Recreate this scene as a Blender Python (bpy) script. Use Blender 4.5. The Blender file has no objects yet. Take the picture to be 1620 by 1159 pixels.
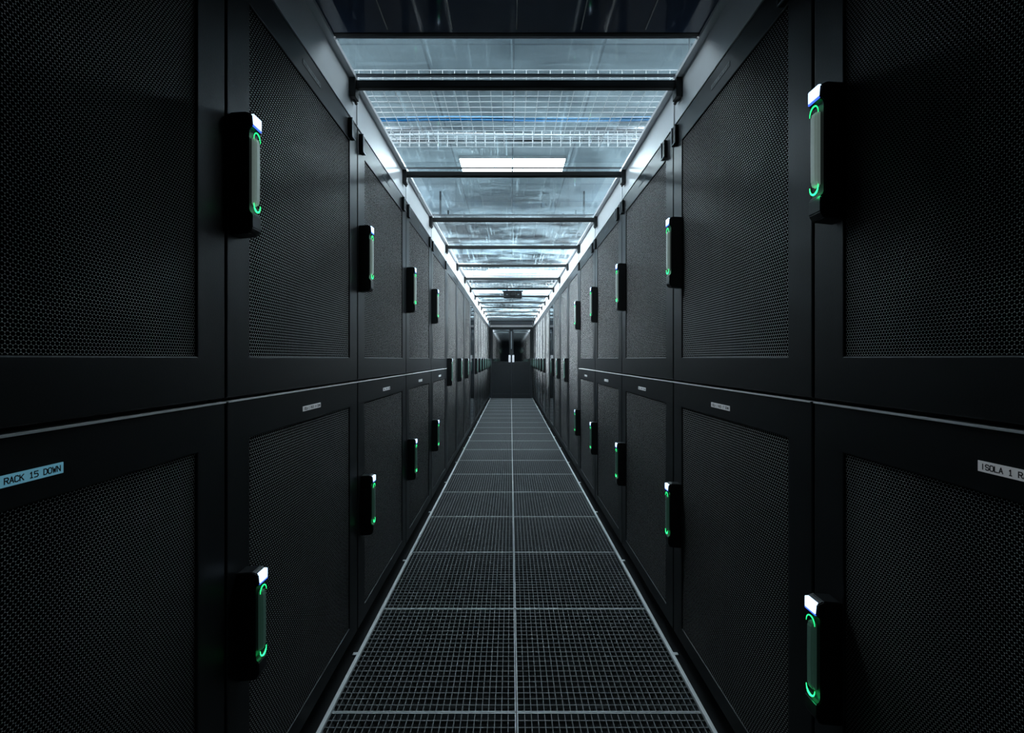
import bpy, bmesh, math
from mathutils import Vector, Matrix
scene=bpy.context.scene
col=scene.collection
scene.view_settings.view_transform='Standard'
scene.view_settings.look='None'
EYE=1.126; PITCH=.8; START=.13; NCOL=16; END=START+NCOL*PITCH+.02

# ---------------------------------------------------------------- materials
def new_mat(name):
    m=bpy.data.materials.new(name); m.use_nodes=True
    nt=m.node_tree; b=nt.nodes['Principled BSDF']
    return m,nt,b
def simple(name,colr,rough=.5,metal=0,noise=0,nscale=40,bump=0,emis=None,es=0,spec=.5):
    m,nt,b=new_mat(name)
    b.inputs['Base Color'].default_value=(*colr,1)
    b.inputs['Roughness'].default_value=rough
    b.inputs['Metallic'].default_value=metal
    b.inputs['Specular IOR Level'].default_value=spec
    if noise or bump:
        tc=nt.nodes.new('ShaderNodeTexCoord'); n=nt.nodes.new('ShaderNodeTexNoise')
        n.inputs['Scale'].default_value=nscale; n.inputs['Detail'].default_value=3
        nt.links.new(tc.outputs['Object'],n.inputs['Vector'])
        if noise:
            mr=nt.nodes.new('ShaderNodeMapRange'); mr.inputs[3].default_value=1-noise; mr.inputs[4].default_value=1+noise
            nt.links.new(n.outputs['Fac'],mr.inputs[0])
            vm=nt.nodes.new('ShaderNodeVectorMath'); vm.operation='SCALE'; vm.inputs[0].default_value=colr
            nt.links.new(mr.outputs[0],vm.inputs['Scale']); nt.links.new(vm.outputs[0],b.inputs['Base Color'])
        if bump:
            bp=nt.nodes.new('ShaderNodeBump'); bp.inputs['Strength'].default_value=bump; bp.inputs['Distance'].default_value=.001
            nt.links.new(n.outputs['Fac'],bp.inputs['Height']); nt.links.new(bp.outputs[0],b.inputs['Normal'])
    if emis:
        b.inputs['Emission Color'].default_value=(*emis,1); b.inputs['Emission Strength'].default_value=es
    return m

M_frame=simple('powder_coated_black_steel',(.008,.0095,.011),.40,.0,noise=.15,nscale=300,bump=.15,spec=.36)
M_body=simple('rack_carcass_black',(.012,.013,.015),.55,noise=.2,nscale=60)
M_strip=simple('brushed_light_trim',(.97,.98,.98),.35,.0,noise=.02,nscale=80)
M_handle=simple('handle_black_plastic',(.005,.006,.007),.35,noise=.1,nscale=100)
M_grip=simple('handle_grip_silver',(.55,.61,.60),.45,.1,noise=.1,nscale=100,emis=(.7,.95,.88),es=.12)  # weak emission stands in for ring LED light falling on the grip
M_gripd=simple('handle_grip_grey_green',(.14,.24,.21),.45,.1,noise=.1,nscale=100,emis=(.3,.8,.6),es=.025)  # low green emission paints ring LED light onto the darker grips
M_white=simple('status_led_white',(.8,.9,1),.4,noise=.02,emis=(.55,.74,1),es=1.8)
M_blue=simple('status_led_blue_edge',(.2,.3,1),.4,noise=.02,emis=(.06,.15,1),es=1.2)
M_green=simple('ring_led_green',(.1,1,.4),.4,noise=.02,emis=(.015,1,.22),es=2.0)
M_greenb=simple('ring_led_green_hot',(.1,1,.4),.4,noise=.02,emis=(.02,1,.22),es=3)
M_greend=simple('ring_led_dim_green',(.05,.4,.2),.4,noise=.02,emis=(.01,.5,.15),es=.22)
M_whited=simple('status_led_dim',(.5,.55,.6),.4,noise=.02,emis=(.7,.85,1),es=.30)
M_plate=simple('label_tape_white',(.80,.82,.84),.5,noise=.06,nscale=60,emis=(.8,.85,.9),es=.12)  # no light source: slight emission built in to brighten the tape
M_platec=simple('label_tape_pale_cyan',(.24,.62,.78),.5,noise=.06,nscale=60,emis=(.25,.66,.88),es=.22)  # cyan tape also gets a painted-in glow, it is no lamp
M_plated=simple('label_tape_grey',(.10,.12,.13),.5,noise=.06,nscale=60)
M_ink=simple('label_ink',(.02,.025,.03),.6,noise=.1)
M_fascia=simple('fascia_pale_enamel',(.78,.81,.84),.34,.05,noise=.15,nscale=3,bump=.1)
M_bar=simple('crossbar_black',(.006,.007,.008),.5,noise=.2,nscale=60)
M_alu=simple('aluminium_edge',(.25,.28,.31),.35,.7,noise=.15,nscale=60)
M_grate=simple('galvanised_grating',(.24,.245,.25),.6,.1,noise=.12,nscale=25,spec=.3)
M_gframe=simple('galvanised_grating_frame',(.62,.63,.64),.5,.1,noise=.1,nscale=30)
M_pit=simple('subfloor_black',(.006,.006,.007),.9,noise=.3,nscale=10)
M_curb=simple('white_floor_edge',(.98,.98,.98),.45,noise=.01,nscale=40)
M_wall=simple('painted_wall_dark',(.06,.065,.07),.7,noise=.1,nscale=5)
M_wallp=simple('painted_wall_grey',(.10,.12,.135),.7,noise=.06,nscale=5)
M_wire=simple('zinc_wire',(.85,.89,.92),.35,.1,noise=.05,nscale=80)
M_cblue=simple('cable_blue',(.01,.28,.62),.4,noise=.1)
M_duct=simple('duct_dark',(.07,.08,.09),.5,.3,noise=.2,nscale=4)
M_lampw=simple('fluorescent_diffuser',(.9,.95,1),.5,noise=.01,emis=(.85,.95,1),es=38)
M_lampb=simple('lamp_housing_white',(.8,.82,.84),.5,noise=.05)
M_doorb=simple('end_door_grey_black',(.030,.032,.035),.35,noise=.2,nscale=20)
M_dglass=simple('dark_glass',(.004,.006,.008),.05,noise=.1,nscale=8,spec=1.0)
M_dglass.node_tree.nodes['Principled BSDF'].inputs['IOR'].default_value=2.0
M_whitep=simple('white_plastic',(.85,.88,.9),.4,noise=.03,emis=(.8,.9,1),es=.45)  # emission added so the end door pull handles look brightly lit

def perf_mat(name,a):
    m,nt,b=new_mat(name)
    N=nt.nodes; L=nt.links
    tc=N.new('ShaderNodeTexCoord'); sp=N.new('ShaderNodeSeparateXYZ'); L.new(tc.outputs['Object'],sp.inputs[0])
    av=a*1.732
    def mth(op,x,y=None):
        n=N.new('ShaderNodeMath'); n.operation=op
        for i,v in enumerate((x,y)):
            if v is None: continue
            if isinstance(v,(int,float)): n.inputs[i].default_value=v
            else: L.new(v,n.inputs[i])
        return n.outputs[0]
    def grid(off):
        u=mth('ADD',mth('DIVIDE',sp.outputs['Y'],a),100+off)
        v=mth('ADD',mth('DIVIDE',sp.outputs['Z'],av),100+off)
        u=mth('SUBTRACT',mth('FRACT',u),.5); v=mth('MULTIPLY',mth('SUBTRACT',mth('FRACT',v),.5),1.732)
        return mth('SQRT',mth('ADD',mth('MULTIPLY',u,u),mth('MULTIPLY',v,v)))
    d=mth('MINIMUM',grid(0),grid(.5))
    mr=N.new('ShaderNodeMapRange'); mr.interpolation_type='SMOOTHSTEP'
    mr.inputs[1].default_value=.455; mr.inputs[2].default_value=.54
    L.new(d,mr.inputs[0])
    mix=N.new('ShaderNodeMix'); mix.data_type='RGBA'
    mix.inputs[6].default_value=(.0015,.0017,.002,1); mix.inputs[7].default_value=(.95,.945,.94,1)  # pale web junctions carry painted edge glints; opaque dark dots stand for holes
    L.new(mr.outputs[0],mix.inputs[0]); L.new(mix.outputs[2],b.inputs['Base Color'])
    ms=mth('MULTIPLY',mr.outputs[0],1.0); L.new(ms,b.inputs['Specular IOR Level'])
    b.inputs['Roughness'].default_value=.34
    mr2=N.new('ShaderNodeMapRange'); mr2.interpolation_type='SMOOTHSTEP'
    mr2.inputs[1].default_value=.38; mr2.inputs[2].default_value=.577; L.new(d,mr2.inputs[0])
    bp=N.new('ShaderNodeBump'); bp.inputs['Strength'].default_value=.8; bp.inputs['Distance'].default_value=.0012
    L.new(mr2.outputs[0],bp.inputs['Height']); L.new(bp.outputs[0],b.inputs['Normal'])
    return m
M_perf=perf_mat('perforated_steel',.0084); M_perff=perf_mat('fine_perforated_steel',.0058)

def acrylic():
    m,nt,b=new_mat('scratched_acrylic'); N=nt.nodes; L=nt.links
    out=N['Material Output']; N.remove(b)
    tr=N.new('ShaderNodeBsdfTransparent'); tr.inputs[0].default_value=(.89,.95,.97,1)
    gl=N.new('ShaderNodeBsdfGlossy'); gl.inputs['Roughness'].default_value=.03
    tl=N.new('ShaderNodeBsdfTranslucent'); tl.inputs[0].default_value=(.55,.75,.84,1)
    lw=N.new('ShaderNodeLayerWeight'); lw.inputs[0].default_value=.5
    pw=N.new('ShaderNodeMath'); pw.operation='POWER'; pw.inputs[1].default_value=4; L.new(lw.outputs['Facing'],pw.inputs[0])
    fr=N.new('ShaderNodeMath'); fr.operation='MULTIPLY_ADD'; fr.inputs[1].default_value=.45; fr.inputs[2].default_value=.03; L.new(pw.outputs[0],fr.inputs[0])
    geo=N.new('ShaderNodeNewGeometry')
    mx=N.new('ShaderNodeMixShader'); L.new(fr.outputs[0],mx.inputs[0]); L.new(tr.outputs[0],mx.inputs[1]); L.new(gl.outputs[0],mx.inputs[2])
    def layer(scl,rot,s,lo,hi,mx_,dist=.3):
        mp=N.new('ShaderNodeMapping'); mp.inputs['Scale'].default_value=scl; mp.inputs['Rotation'].default_value=(0,0,rot)
        L.new(geo.outputs['Position'],mp.inputs[0])
        ns=N.new('ShaderNodeTexNoise'); ns.inputs['Scale'].default_value=s; ns.inputs['Detail'].default_value=6; ns.inputs['Roughness'].default_value=.6; ns.inputs['Distortion'].default_value=dist
        L.new(mp.outputs[0],ns.inputs['Vector'])
        mr=N.new('ShaderNodeMapRange'); mr.inputs[1].default_value=lo; mr.inputs[2].default_value=hi; mr.inputs[3].default_value=0; mr.inputs[4].default_value=mx_
        L.new(ns.outputs['Fac'],mr.inputs[0]); return mr.outputs[0]
    a1=layer((.8,40,1),.35,2.4,.57,.77,.20,.05)
    a2=layer((44,.8,1),.5,1.9,.58,.77,.20,.05)
    a3=layer((1.2,2.5,1),-.1,1.7,.46,.74,.13,.4)
    s1=N.new('ShaderNodeMath'); L.new(a1,s1.inputs[0]); L.new(a2,s1.inputs[1])
    s2=N.new('ShaderNodeMath'); L.new(s1.outputs[0],s2.inputs[0]); L.new(a3,s2.inputs[1])
    mx2=N.new('ShaderNodeMixShader'); L.new(s2.outputs[0],mx2.inputs[0]); L.new(mx.outputs[0],mx2.inputs[1]); L.new(tl.outputs[0],mx2.inputs[2])
    L.new(mx2.outputs[0],out.inputs[0])
    return m
M_acr=acrylic()

def ceil_mat():
    m,nt,b=new_mat('upper_ceiling_tiles'); N=nt.nodes; L=nt.links
    geo=N.new('ShaderNodeNewGeometry'); br=N.new('ShaderNodeTexBrick')
    br.offset=0; br.inputs['Color1'].default_value=(.36,.45,.49,1); br.inputs['Color2'].default_value=(.25,.33,.37,1)
    br.inputs['Mortar'].default_value=(.15,.20,.23,1); br.inputs['Scale'].default_value=1
    br.inputs['Brick Width'].default_value=.6; br.inputs['Row Height'].default_value=.6; br.inputs['Mortar Size'].default_value=.008
    L.new(geo.outputs['Position'],br.inputs['Vector']); L.new(br.outputs['Color'],b.inputs['Base Color'])
    b.inputs['Roughness'].default_value=.6
    return m
M_ceil=ceil_mat()
def navy():
    m,nt,b=new_mat('dark_tinted_panel'); N=nt.nodes; L=nt.links
    geo=N.new('ShaderNodeNewGeometry')
    n=N.new('ShaderNodeTexNoise'); n.inputs['Scale'].default_value=3; n.inputs['Detail'].default_value=5; L.new(geo.outputs['Position'],n.inputs['Vector'])
    cr=N.new('ShaderNodeValToRGB'); cr.color_ramp.elements[0].color=(.02,.035,.07,1); cr.color_ramp.elements[1].color=(.09,.13,.23,1)
    L.new(n.outputs['Fac'],cr.inputs[0]); L.new(cr.outputs[0],b.inputs['Base Color']); b.inputs['Roughness'].default_value=.05
    b.inputs['Specular IOR Level'].default_value=1.0
    return m
M_navy=navy()

# ---------------------------------------------------------------- helpers
def add_box(bm,x0,x1,y0,y1,z0,z1,mi=0,bev=0):
    vs=[bm.verts.new((x,y,z)) for x in (x0,x1) for y in (y0,y1) for z in (z0,z1)]
    idx=[(0,1,3,2),(4,6,7,5),(0,4,5,1),(2,3,7,6),(0,2,6,4),(1,5,7,3)]
    fs=[bm.faces.new([vs[i] for i in f]) for f in idx]
    for f in fs: f.material_index=mi
    if bev:
        es=list({e for f in fs for e in f.edges})
        r=bmesh.ops.bevel(bm,geom=es,offset=bev,segments=2,affect='EDGES',profile=.5)
        for f in r['faces']: f.material_index=mi
    return fs
def add_tube(bm,pts,r,mi=0,seg=8,cap=True,radii=None):
    rings=[]
    n=len(pts); pts=[Vector(p) for p in pts]
    up=None
    for i,p in enumerate(pts):
        rr=radii[i] if radii else r
        t=(pts[min(i+1,n-1)]-pts[max(i-1,0)]).normalized()
        if up is None:
            ref=Vector((0,0,1)) if abs(t.z)<.9 else Vector((1,0,0))
            up=t.cross(ref).normalized()
        up=(up-t*up.dot(t)).normalized(); w=t.cross(up)
        rings.append([bm.verts.new(p+(up*math.cos(2*math.pi*k/seg)+w*math.sin(2*math.pi*k/seg))*rr) for k in range(seg)])
    for a,b in zip(rings,rings[1:]):
        for k in range(seg):
            f=bm.faces.new((a[k],a[(k+1)%seg],b[(k+1)%seg],b[k])); f.material_index=mi; f.smooth=True
    if cap:
        f=bm.faces.new(rings[0][::-1]); f.material_index=mi
        f=bm.faces.new(rings[-1]); f.material_index=mi
def mesh_from(bm,name,mats):
    bmesh.ops.recalc_face_normals(bm,faces=bm.faces[:])
    me=bpy.data.meshes.new(name); bm.to_mesh(me); bm.free()
    for m in mats: me.materials.append(m)
    return me
def put(name,data,parent=None,loc=(0,0,0),rot=0,**props):
    o=bpy.data.objects.new(name,data); col.objects.link(o)
    o.location=loc; o.rotation_euler=(0,0,rot)
    if parent: o.parent=parent
    for k,v in props.items(): o[k]=v
    return o
def box_mesh(name,boxes,mats,bev=0):
    bm=bmesh.new()
    for b in boxes:
        add_box(bm,*b[:6],mi=(b[6] if len(b)>6 else 0),bev=bev)
    return mesh_from(bm,name,mats)

def door_mesh(name,y0,y1,z0,z1,iy0,iy1,iz0,iz1,strip=False):
    bm=bmesh.new()
    O=[(y0,z0),(y1,z0),(y1,z1),(y0,z1)]; I=[(iy0,iz0),(iy1,iz0),(iy1,iz1),(iy0,iz1)]
    def ring(pts,x): return [bm.verts.new((x,a,b)) for a,b in pts]
    of,ob=ring(O,0),ring(O,-.03); inf,inb=ring(I,0),ring(I,-.03)
    for k in range(4):
        j=(k+1)%4
        bm.faces.new((of[k],of[j],inf[j],inf[k])); bm.faces.new((ob[k],inb[k],inb[j],ob[j]))
        bm.faces.new((of[k],ob[k],ob[j],of[j])); bm.faces.new((inf[k],inf[j],inb[j],inb[k]))
    fset=set(of); fi=set(inf)
    es=[e for e in bm.edges if (e.verts[0] in fset and e.verts[1] in fset) or (e.verts[0] in fi and e.verts[1] in fi)]
    bmesh.ops.bevel(bm,geom=es,offset=.0025,segments=2,affect='EDGES',profile=.5)
    return mesh_from(bm,name,[M_frame])
HW=.3965
UP=(1.046,2.0,1.13,1.915); LO=(.095,1.036,.15,.95); FU=(.095,2.0,.15,1.915)
IY=.315
def mk_door(nm,t): return door_mesh(nm,-HW,HW,t[0],t[1],-IY,IY,t[2],t[3])
D_up=mk_door('door_upper',UP); D_lo=mk_door('door_lower',LO); D_fu=mk_door('door_full',FU)
STRIP=box_mesh('strip',[(-.028,.0035,-HW+.001,HW-.001,1.0355,1.0382)],[M_strip])  # pale strip shaped in for overhead light on the lower door's top edge
def panel(nm,t,m=None): 
    return box_mesh(nm,[(-.007,-.004,-IY-.006,IY+.006,t[2]-.006,t[3]+.006)],[m or M_perf])
P_up=panel('perf_upper',UP); P_lo=panel('perf_lower',LO); P_fu=panel('perf_full',FU)
P_upf=panel('perf_upper_fine',UP,M_perff); P_lof=panel('perf_lower_fine',LO,M_perff)
def body_mesh():
    bm=bmesh.new()
    add_box(bm,-1.0,-.033,-.396,.396,.09,1.995,bev=.004)
    add_box(bm,-.98,-.07,-.385,.385,.02,.09)
    for x in (-.95,-.12):
        for y in (-.34,.34): add_box(bm,x-.03,x+.03,y-.03,y+.03,0,.03)
    return mesh_from(bm,'rack_body',[M_body])
B=body_mesh()
def handle_mesh():
    bm=bmesh.new()
    prof=[(0,-.002),(.034,0),(.046,-.006),(.048,-.03),(.040,-.036),(.040,-.205),(.047,-.212),(.047,-.24),(.040,-.252),(0,-.256)]
    w=.0175
    a=[bm.verts.new((x,-w,z)) for x,z in prof]; b=[bm.verts.new((x,w,z)) for x,z in prof]
    bm.faces.new(a); bm.faces.new(b[::-1])
    for i in range(len(prof)):
        j=(i+1)%len(prof); bm.faces.new((a[i],b[i],b[j],a[j]))
    bmesh.ops.recalc_face_normals(bm,faces=bm.faces[:])
    bmesh.ops.bevel(bm,geom=bm.edges[:],offset=.0018,segments=2,affect='EDGES')
    return mesh_from(bm,'handle',[M_handle])
def led_mesh(m1,m2):
    bm=bmesh.new()
    add_box(bm,.034,.0492,-.0155,.0155,-.027,-.004,mi=0,bev=.002)
    add_box(bm,.032,.0488,-.0156,.0156,-.030,-.026,mi=1,bev=.001)
    return mesh_from(bm,'led',[m1,m2])
def arc_mesh(mat,flip):
    bm=bmesh.new(); R=.0122
    p=[(.0475,-R*math.cos(t),-.054+R*math.sin(t)*1.3) for t in [i*math.pi/16 for i in range(17)]]
    n=len(p)
    k=.0013 if flip else .0008
    rad=[.0005+k*max(0,math.sin(math.pi*i/(n-1)))**1.5 for i in range(n)]
    if flip: p=[(x,y,-.242-z) for x,y,z in p]
    add_tube(bm,p,.0011,seg=6,radii=rad)
    return mesh_from(bm,'ring',[mat])
def grip_mesh(mat):
    bm=bmesh.new()
    prof=[(.038,-.050),(.046,-.049),(.050,-.056),(.0505,-.12),(.050,-.182),(.046,-.191),(.038,-.190)]
    w=.0084
    a=[bm.verts.new((x,-w,z)) for x,z in prof]; b=[bm.verts.new((x,w,z)) for x,z in prof]
    bm.faces.new(a); bm.faces.new(b[::-1])
    for i in range(len(prof)):
        j=(i+1)%len(prof); bm.faces.new((a[i],b[i],b[j],a[j]))
    bmesh.ops.recalc_face_normals(bm,faces=bm.faces[:])
    bmesh.ops.bevel(bm,geom=bm.edges[:],offset=.003,segments=3,affect='EDGES')
    return mesh_from(bm,'grip',[mat])
H=handle_mesh(); LED=led_mesh(M_white,M_blue); LEDd=led_mesh(M_whited,M_whited)
RT,RB=arc_mesh(M_green,0),arc_mesh(M_greenb,1); RTd,RBd=arc_mesh(M_greend,0),arc_mesh(M_greend,1)
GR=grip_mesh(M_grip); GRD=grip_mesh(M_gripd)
LATCH=box_mesh('latch',[(0,.012,-.016,.016,-.035,.035,0),(.011,.016,-.016,-.012,-.035,.035,1),(.011,.016,-.016,.016,-.035,-.031,1)],[M_frame,M_alu],bev=.001)

G={'I':[[(2,0),(2,6)]],'S':[[(4,5),(3,6),(1,6),(0,5),(0,4),(1,3),(3,3),(4,2),(4,1),(3,0),(1,0),(0,1)]],
'O':[[(1,0),(3,0),(4,1),(4,5),(3,6),(1,6),(0,5),(0,1),(1,0)]],'L':[[(0,6),(0,0),(4,0)]],'A':[[(0,0),(2,6),(4,0)],[(.8,2),(3.2,2)]],
'R':[[(0,0),(0,6),(3,6),(4,5),(4,4),(3,3),(0,3)],[(2,3),(4,0)]],'C':[[(4,5),(3,6),(1,6),(0,5),(0,1),(1,0),(3,0),(4,1)]],
'K':[[(0,0),(0,6)],[(4,6),(0,2.5)],[(1.3,3.5),(4,0)]],'D':[[(0,0),(0,6),(2.5,6),(4,4.5),(4,1.5),(2.5,0),(0,0)]],
'W':[[(0,6),(1,0),(2,4),(3,0),(4,6)]],'N':[[(0,0),(0,6),(4,0),(4,6)]],'U':[[(0,6),(0,1),(1,0),(3,0),(4,1),(4,6)]],
'P':[[(0,0),(0,6),(3,6),(4,5),(4,4),(3,3),(0,3)]],'1':[[(.8,4.8),(2,6),(2,0)],[(.8,0),(3.2,0)]],
'2':[[(0,5),(1,6),(3,6),(4,5),(4,4),(0,0),(4,0)]],'3':[[(0,5),(1,6),(3,6),(4,5),(4,4),(3,3),(4,2),(4,1),(3,0),(1,0),(0,1)]],
'4':[[(3,0),(3,6),(0,2),(4,2)]],'5':[[(4,6),(0,6),(0,3.5),(3,3.5),(4,2.5),(4,1),(3,0),(0,0)]],
'6':[[(4,6),(1,6),(0,4),(0,1),(1,0),(3,0),(4,1),(4,2.5),(3,3.5),(0,3.5)]],'7':[[(0,6),(4,6),(1,0)]],
'8':[[(1,3),(0,4),(0,5),(1,6),(3,6),(4,5),(4,4),(3,3),(1,3),(0,2),(0,1),(1,0),(3,0),(4,1),(4,2),(3,3)]],
'9':[[(0,0),(3,0),(4,2),(4,5),(3,6),(1,6),(0,5),(0,3.5),(1,2.5),(4,2.5)]]}
G['0']=G['O']
def plate_mesh(txt,mat):
    bm=bmesh.new()
    adv=5.3; W=.109; sx=W/(adv*len(txt)-1.3); sy=.0068/6; th=.00085
    for ci,ch in enumerate(txt):
        for st in G.get(ch,[]):
            for (ax,ay),(bx_,by) in zip(st,st[1:]):
                a=Vector((-W/2+(ci*adv+ax)*sx,(ay-3)*sy)); b=Vector((-W/2+(ci*adv+bx_)*sx,(by-3)*sy))
                d=(b-a).normalized(); n=Vector((-d.y,d.x))*th*.8; a=a-d*th*.6; b=b+d*th*.6
                f=bm.faces.new([bm.verts.new((.0016,q.x,q.y)) for q in (a-n,b-n,b+n,a+n)]); f.material_index=1
    me2=bpy.data.meshes.new('plate')
    add_box(bm,0,.0012,-.059,.059,-.0070,.0070,mi=0)
    bm.to_mesh(me2); bm.free(); me2.materials.append(mat); me2.materials.append(M_ink)
    return me2

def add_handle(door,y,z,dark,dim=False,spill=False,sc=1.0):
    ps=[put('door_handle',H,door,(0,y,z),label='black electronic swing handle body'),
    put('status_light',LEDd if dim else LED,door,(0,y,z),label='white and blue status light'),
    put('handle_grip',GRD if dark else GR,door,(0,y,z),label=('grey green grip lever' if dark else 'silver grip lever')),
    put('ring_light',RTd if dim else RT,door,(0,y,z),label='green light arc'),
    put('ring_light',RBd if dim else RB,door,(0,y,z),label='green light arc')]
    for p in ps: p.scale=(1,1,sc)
    if spill:
        l=bpy.data.lights.new('led_spill','POINT'); l.color=(.02,1,.3); l.energy=.008; l.shadow_soft_size=.003
        o=bpy.data.objects.new('led_spill',l); col.objects.link(o); o.parent=door; o.location=(.054,y,z-.208*sc)

for side in (-1,1):
    for k in range(NCOL):
        yc=START+(k+.5)*PITCH
        root=bpy.data.objects.new('server_rack' if k!=8 else 'cooling_unit',None); col.objects.link(root)
        root.empty_display_size=.2
        root.location=(side*.60,yc,0); root.rotation_euler=(0,0,0 if side<0 else math.pi)
        root['group']='row of server racks along the aisle'
        if k==8:
            root['category']='cooling unit'; root['label']='tall black in-row cooling unit with dark glass door'
            root['group']='cooling units in the rack rows'
            put('body',B,root)
            d=put('door',D_fu,root)
            put('glass_panel',box_mesh('gp',[(-.007,-.004,-IY-.006,IY+.006,.144,1.921)],[M_dglass]),d,label='dark reflective glass')
            continue
        root['category']='server rack'
        if k<5:
            root['label']='black server rack with two perforated doors and green-lit handles'
            put('body',B,root)
            du=put('door',D_up,root); dl=put('door',D_lo,root)
            put('perforated_panel',P_upf if k==0 else P_up,du); put('perforated_panel',P_lof if k==0 else P_lo,dl)
            put('lit_edge_strip',STRIP,dl,label='thin pale strip standing in for the lit top edge of the door')
            eu,el=(.012,.036) if side<0 else (.056,.046)
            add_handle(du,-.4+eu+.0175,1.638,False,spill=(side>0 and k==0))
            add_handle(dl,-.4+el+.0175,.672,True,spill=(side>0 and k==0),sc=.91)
            num=(15-k) if side<0 else (16+k)
            for d,word,zz,mt in ((dl,'DOWN',.985,M_platec if (k==0 and side<0) else M_plate),(du,'UP',1.958,M_plated)):
                put('name_plate',plate_mesh('ISOLA 1 RACK %02d %s'%(num,word),mt),d,(0,.002 if side<0 else -.012,zz),label='printed white tape label reading rack number' if word=='DOWN' else 'grey printed tape label')
            for yy in (-.365,.315):
                put('latch',LATCH,du,(0,yy,1.955))
        else:
            root['label']='tall black server rack with one full-height perforated door'
            put('body',B,root)
            d=put('door',D_fu,root); put('perforated_panel',P_fu,d)
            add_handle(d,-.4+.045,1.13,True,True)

# ---------------------------------------------------------------- floor grating
def tile_mesh():
    bm=bmesh.new(); h=.2985; t=.0036; top=0; dp=-.03
    for b in ((-h,h,-h,-h+t),(-h,h,h-t,h),(-h,-h+t,-h+t,h-t),(h-t,h,-h+t,h-t)):
        add_box(bm,b[0],b[1],b[2],b[3],dp,top,mi=1)
    nx=28; ny=22; w=2*(h-t)
    for i in range(1,nx):
        x=-h+t+w*i/nx; add_box(bm,x-.0012,x+.0012,-h+t,h-t,dp+.004,-.0015)
    for i in range(1,ny):
        y=-h+t+w*i/ny; add_box(bm,-h+t,h-t,y-.0014,y+.0014,-.012,-.001)
    return mesh_from(bm,'grate',[M_grate,M_gframe])
T=tile_mesh()
y=.85-.3-.6; 
while y-.3<END-.3:
    for x in (-.3,.3):
        put('floor_grating_panel',T,None,(x+.0,y,0),label='galvanised steel grating panel with fine rectangular mesh',category='floor grating',group='grating panels along the aisle floor')
    y+=.6
Y0=-.8
fl=box_mesh('floor',[(-1.75,-.598,Y0,END+.1,-.4,0),(.598,1.75,Y0,END+.1,-.4,0),(-.6,.6,Y0,END+.1,-.45,-.35),
   (-.6,-.575,Y0,END,-.36,-.0305),(.575,.6,Y0,END,-.36,-.0305),(-.012,.012,Y0,END,-.36,-.0305)],[M_pit])
put('floor',fl,kind='structure')
put('trim_1',box_mesh('c',[(-.599,-.586,Y0,END-.02,.0,.012)]+[(-.618,-.598,START+k*.8-.008,START+k*.8+.008,.001,.006) for k in range(1,NCOL)],[M_curb],bev=.001),kind='structure')
put('trim_2',box_mesh('c',[(.586,.599,Y0,END-.02,.0,.012)]+[(.598,.618,START+k*.8-.008,START+k*.8+.008,.001,.006) for k in range(1,NCOL)],[M_curb],bev=.001),kind='structure')
def fascia(sx):
    bx=[]
    a,b=sorted((sx*.598,sx*.618)); bx.append((a,b,Y0,END,2.003,2.17))
    a,b=sorted((sx*.575,sx*.60)); bx.append((a,b,Y0,END,2.135,2.150))
    for k in range(0,NCOL+1):
        yy=START+k*.8; a,b=sorted((sx*.594,sx*.600)); bx.append((a,b,yy-.02,yy-.016,2.003,2.135))
    return box_mesh('fascia',bx,[M_fascia],bev=.001)
put('trim_3',fascia(-1),kind='structure'); put('trim_4',fascia(1),kind='structure')

# ---------------------------------------------------------------- ceiling bays
CZ=EYE+1.0
bar_y=[1.65+.8*k for k in range(14)]
def bar_mesh():
    bm=bmesh.new()
    add_box(bm,-.592,.592,-.012,.012,-.014,.014,bev=.004)
    for s in (-1,1):
        a,b=sorted((s*.575,s*.597)); add_box(bm,a,b,-.02,.02,-.05,.02,bev=.002)
        add_tube(bm,[(s*.588,0,-.045),(s*.588,.03,-.05)],.006)
    return mesh_from(bm,'bar',[M_bar])
BAR=bar_mesh()
for yy in bar_y:
    if yy>END-.1: break
    put('ceiling_crossbar',BAR,None,(0,yy,CZ-.010),label='black steel crossbar spanning between the rack tops',category='crossbar',group='crossbars under the aisle roof')
def acr_mesh(l):
    return box_mesh('acr',[(-.585,.585,-l/2+.004,l/2-.004,0,.004)],[M_acr])
def acf_mesh(l):
    h=l/2-.002
    return box_mesh('acf',[(-.59,.59,-h,-h+.004,-.001,.005),(-.59,.59,h-.004,h,-.001,.005),(-.592,-.582,-h,h,-.004,.008),(.582,.592,-h,h,-.004,.008)],[M_alu])
A1,F1=acr_mesh(.8),acf_mesh(.8); A0,F0=acr_mesh(.2),acf_mesh(.2)
def bay(yc,a,f):
    r=put('roof_panel',a,None,(0,yc,CZ+.024),label='clear scratched acrylic roof panel in thin aluminium frame',category='roof panel',group='acrylic roof panels over the aisle')
    put('panel_frame',f,r)
bay(1.55,A0,F0)
yy=1.65
while yy+.8<END:
    bay(yy+.4,A1,F1); yy+=.8
r=put('dark_roof_panel',box_mesh('dk',[(-.594,.594,-.75,1.425,0,.012)],[M_navy]),None,(0,0,CZ+.02),label='dark navy tinted glossy roof panel with thin seams',category='roof panel')
put('panel_edge',box_mesh('de',[(-.594,.594,1.425,1.44,-.002,.016)],[M_bar],bev=.002),r)
sb=[]
for x in (-.40,-.2,0,.2,.4): sb.append((x-.0015,x+.0015,-.7,1.41,-.002,0.0))
sb.append((-.59,.59,1.2,1.203,-.002,0))
put('panel_seam',box_mesh('ds',sb,[M_fascia]),r)

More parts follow.
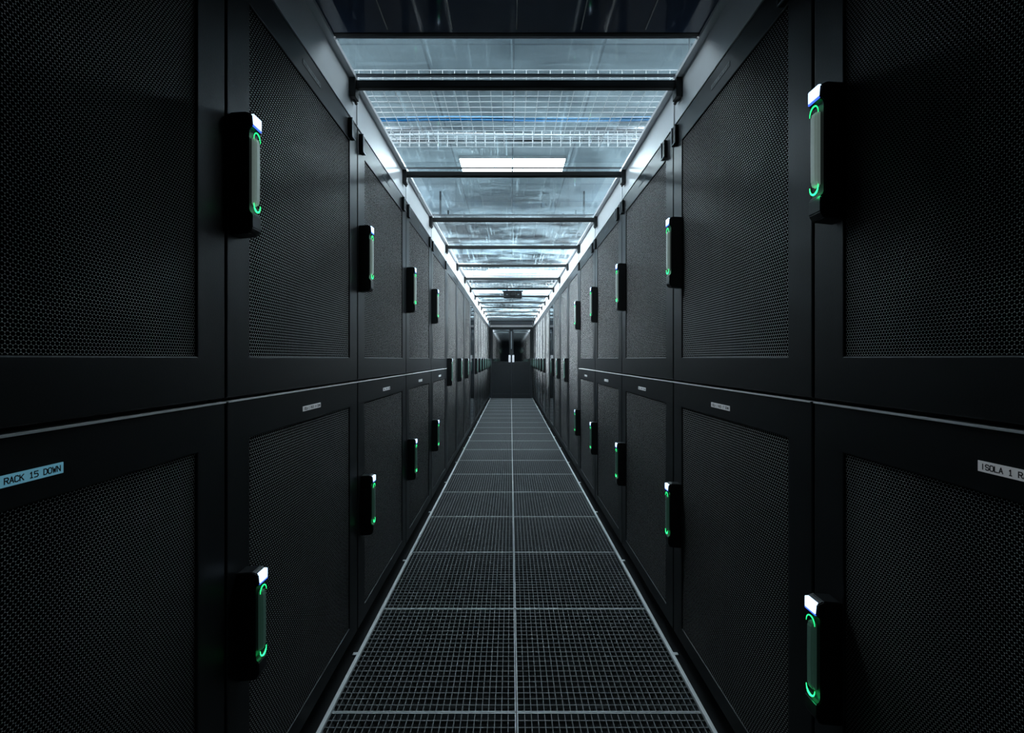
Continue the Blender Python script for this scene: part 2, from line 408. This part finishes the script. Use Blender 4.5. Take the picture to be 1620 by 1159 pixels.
# upper room
RH=EYE+2.07
put('ceiling',box_mesh('ceiling',[(-1.75,1.75,Y0,END+.1,RH,RH+.05)],[M_ceil]),kind='structure')
put('wall_left',box_mesh('w',[(-1.75,-1.65,Y0,END+.1,0,RH)],[M_wall]),kind='structure')
put('wall_right',box_mesh('w',[(1.65,1.75,Y0,END+.1,0,RH)],[M_wall]),kind='structure')
put('wall_front',box_mesh('w',[(-1.65,1.65,Y0,Y0+.05,0,RH)],[M_wall]),kind='structure')
DT=2.02
put('wall_back',box_mesh('w',[(-1.65,-.60,END,END+.1,0,RH),(.60,1.65,END,END+.1,0,RH),(-.60,.60,END,END+.1,DT+.06,RH)],[M_wallp]),kind='structure')
put('trim_5',box_mesh('tf',[(-.60,.60,END-.03,END+.05,DT-.0,DT+.055,0),(-.60,-.57,END-.03,END+.05,0,DT,1),(.57,.60,END-.03,END+.05,0,DT,1)],[M_strip,M_doorb],bev=.002),kind='structure')
for i,s in enumerate((-1,1)):
    def bx(a,b,c,d,e,f,m=0):
        a,b=sorted((s*a,s*b)); return (a,b,c,d,e,f,m)
    D=END
    dm=box_mesh('dr',[bx(.003,.06,D,D+.05,.0,DT),bx(.53,.565,D,D+.05,0,DT),bx(.06,.53,D,D+.05,1.95,DT),bx(.06,.53,D-.002,D+.05,.98,1.04),bx(.06,.53,D,D+.05,0,.12),bx(.06,.53,D+.015,D+.045,.12,.98),
        bx(.08,.51,D+.005,D+.03,1.86,1.88,1),bx(.003,.012,D-.01,D,1.40,1.90,1)],[M_doorb,M_fascia],bev=.002)  # horizontal pale bar stands in for reflected light lines in the window
    o=put('door_%d'%(i+1),dm,kind='structure')
    put('window_pane',box_mesh('wp',[bx(.055,.535,D+.02,D+.03,1.035,1.955)],[M_dglass]),o)
    bm=bmesh.new()
    add_box(bm,s*.052-.028,s*.052+.028,-.012,0,-.10,.10,bev=.006)
    add_tube(bm,[(s*.05,-.012,-.06),(s*.05,-.05,-.06),(s*.05,-.05,.06),(s*.05,-.012,.06)],.008)
    put('pull_handle',mesh_from(bm,'ph',[M_whitep]),o,(0,D-.001,1.125))

# light fixtures
fxb=box_mesh('fx',[(-.27,.27,-.18,.18,-.03,0)],[M_lampb],bev=.003)
fxd=box_mesh('fxd',[(-.266,.266,-.17,.17,-.036,-.03)],[M_lampw],bev=.002)
for yy in (4.82,10.6):
    for x in (-.274,.274):
        o=put('ceiling_light',fxb,None,(x,yy,RH-.001),label='bright white rectangular fluorescent ceiling light',category='ceiling light',group='fluorescent lights above the roof panels')
        put('diffuser',fxd,o)
for yc,w,hz in ((6.0,1.0,2.75),(8.0,.35,2.80),(11.6,.8,2.75)):  # dark boxes added to make dark bands across the bright ceiling view
    h=w/2
    o=put('dark_band_duct',box_mesh('dt',[(-1.62,1.62,-h,h,0,.12)]+[(-1.2+.6*i,-1.17+.6*i,-h-.01,h+.01,-.008,.128) for i in range(5)],[M_duct],bev=.004),None,(0,yc,hz),label='added dark duct making a dark band above the roof panels',category='air duct',group='added dark ducts above the aisle')
    q=h*.7; t=RH-hz
    put('hanger',box_mesh('hg',[(-.9,-.88,-q-.02,-q,.12,t),(.88,.9,-q-.02,-q,.12,t),(-.9,-.88,q,q+.02,.12,t),(.88,.9,q,q+.02,.12,t)],[M_duct]),o)
for j,(yc,hz,rr,mt,nm) in enumerate(((3.45,2.86,.022,M_alu,'grey'),(3.62,2.86,.016,M_duct,'dark'),(9.7,2.8,.03,M_duct,'dark'))):
    bm=bmesh.new(); add_tube(bm,[(-1.64,0,0),(1.64,0,0)],rr,seg=12)
    for x in (-1.3,1.3):
        add_tube(bm,[(x,0,rr*.5),(x,0,RH-hz)],.005,seg=6); add_tube(bm,[(x-.015,0,0),(x+.015,0,0)],rr+.004,seg=12)
    put('overhead_pipe',mesh_from(bm,'pipe',[mt]),None,(0,yc,hz),label='%s metal pipe crossing above the roof panels'%nm,category='pipe')
def tray_mesh():
    bm=bmesh.new(); L_=1.3; W=.30; r=.0021
    for i in range(13):
        yv=-W+2*W*i/12; add_tube(bm,[(-L_,yv,0),(L_,yv,0)],r,seg=5)
    for zz in (.03,.06,.10):
        for yv in (-W,W): add_tube(bm,[(-L_,yv,zz),(L_,yv,zz)],r,seg=5)
    n=44
    for i in range(n+1):
        x=-L_+2*L_*i/n; add_tube(bm,[(x,-W,.10),(x,-W,0),(x,W,0),(x,W,.10)],r,seg=5)
    for x in (-1.1,1.1):
        for yv in (-W,W): add_tube(bm,[(x,yv,0),(x,yv,RH-2.45)],.005,seg=6)
    return mesh_from(bm,'tray',[M_wire])
TR=tray_mesh()
for yy in (2.55,7.15,8.9):
    put('wire_cable_tray',TR,None,(0,yy,2.45),label='galvanised wire mesh cable tray hung above the roof panels',category='cable tray',group='cable trays above the aisle')
    for j,(dy,rr,mt,nm) in enumerate(((-.02,.008,M_cblue,'blue'),(.0,.005,M_cblue,'blue'),(.16,.006,M_wire,'grey'))):
        bm=bmesh.new()
        add_tube(bm,[(x/10,yy+dy+.008*math.sin(x*.5),2.4530+rr) for x in range(-13,14)],rr,seg=8)
        put('network_cable',mesh_from(bm,'cable',[mt]),None,(0,0,0),label='%s network cable lying in the wire tray'%nm,category='cable',group='cables in the tray')
bm=bmesh.new()
add_box(bm,-.13,.13,-.03,.03,-.165,-.06,bev=.006)
add_box(bm,-.145,.145,-.035,.035,-.075,-.06,bev=.004)
add_box(bm,-.04,.04,-.045,-.03,-.14,-.09,bev=.006)
for x in (-.08,.08):
    add_tube(bm,[(x,0,-.062),(x,0,.0)],.006)
    add_box(bm,x-.012,x+.012,-.034,-.029,-.125,-.11,mi=1,bev=.002)
put('hanging_sensor_box',mesh_from(bm,'dev',[M_bar,M_alu]),None,(.01,6.45,CZ+.020),label='black sensor box hanging from the roof crossbar',category='sensor')

# ---------------------------------------------------------------- added fill lamps
def area(loc,sx,sy,e,c=(.88,.95,1),rot=(0,0,0),spread=180):
    l=bpy.data.lights.new('area','AREA'); l.shape='RECTANGLE'; l.size=sx; l.size_y=sy; l.energy=e; l.color=c; l.spread=math.radians(spread)
    o=bpy.data.objects.new('fill_lamp',l); col.objects.link(o); o.location=loc; o.rotation_euler=rot; return o
area((0,2.3,3.12),1.2,.4,18)  # unseen fill added above the near bays
area((0,12.3,3.12),1.2,.4,5)  # fill added to brighten the end wall and door header
for yy,ln,e in ((3.2,2.4,6.0),(4.9,.9,3.5),(7.6,1.8,6),(10.2,2.4,5)):
    for s in (-1,1): area((s*1.25,yy,2.35),.5,ln,e,rot=(math.pi,0,0))  # unseen uplights added above the racks to brighten the upper ceiling
for yy,e in ((2.5,7),(4.1,32),(5.5,66),(7.4,125),(9.2,150),(11.0,150)):
    for s in (-1,1): area((s*1.4,yy,3.05),.25,1.4,e,c=(.95,.97,1),rot=(0,s*math.radians(50),0),spread=75)  # unseen tilted side lamps added to brighten the rack doors
w=bpy.data.worlds.new('World'); scene.world=w; w.use_nodes=True
w.node_tree.nodes['Background'].inputs[0].default_value=(.3,.4,.5,1); w.node_tree.nodes['Background'].inputs[1].default_value=.05

# ---------------------------------------------------------------- camera
cd=bpy.data.cameras.new('Camera'); cam=bpy.data.objects.new('Camera',cd); col.objects.link(cam)
cam.location=(-.018,0,EYE); cam.rotation_euler=(math.pi/2,0,0)
cd.sensor_width=36; cd.lens=16; cd.shift_x=2/1620; cd.shift_y=-12.5/1620; cd.clip_start=.02
scene.camera=cam
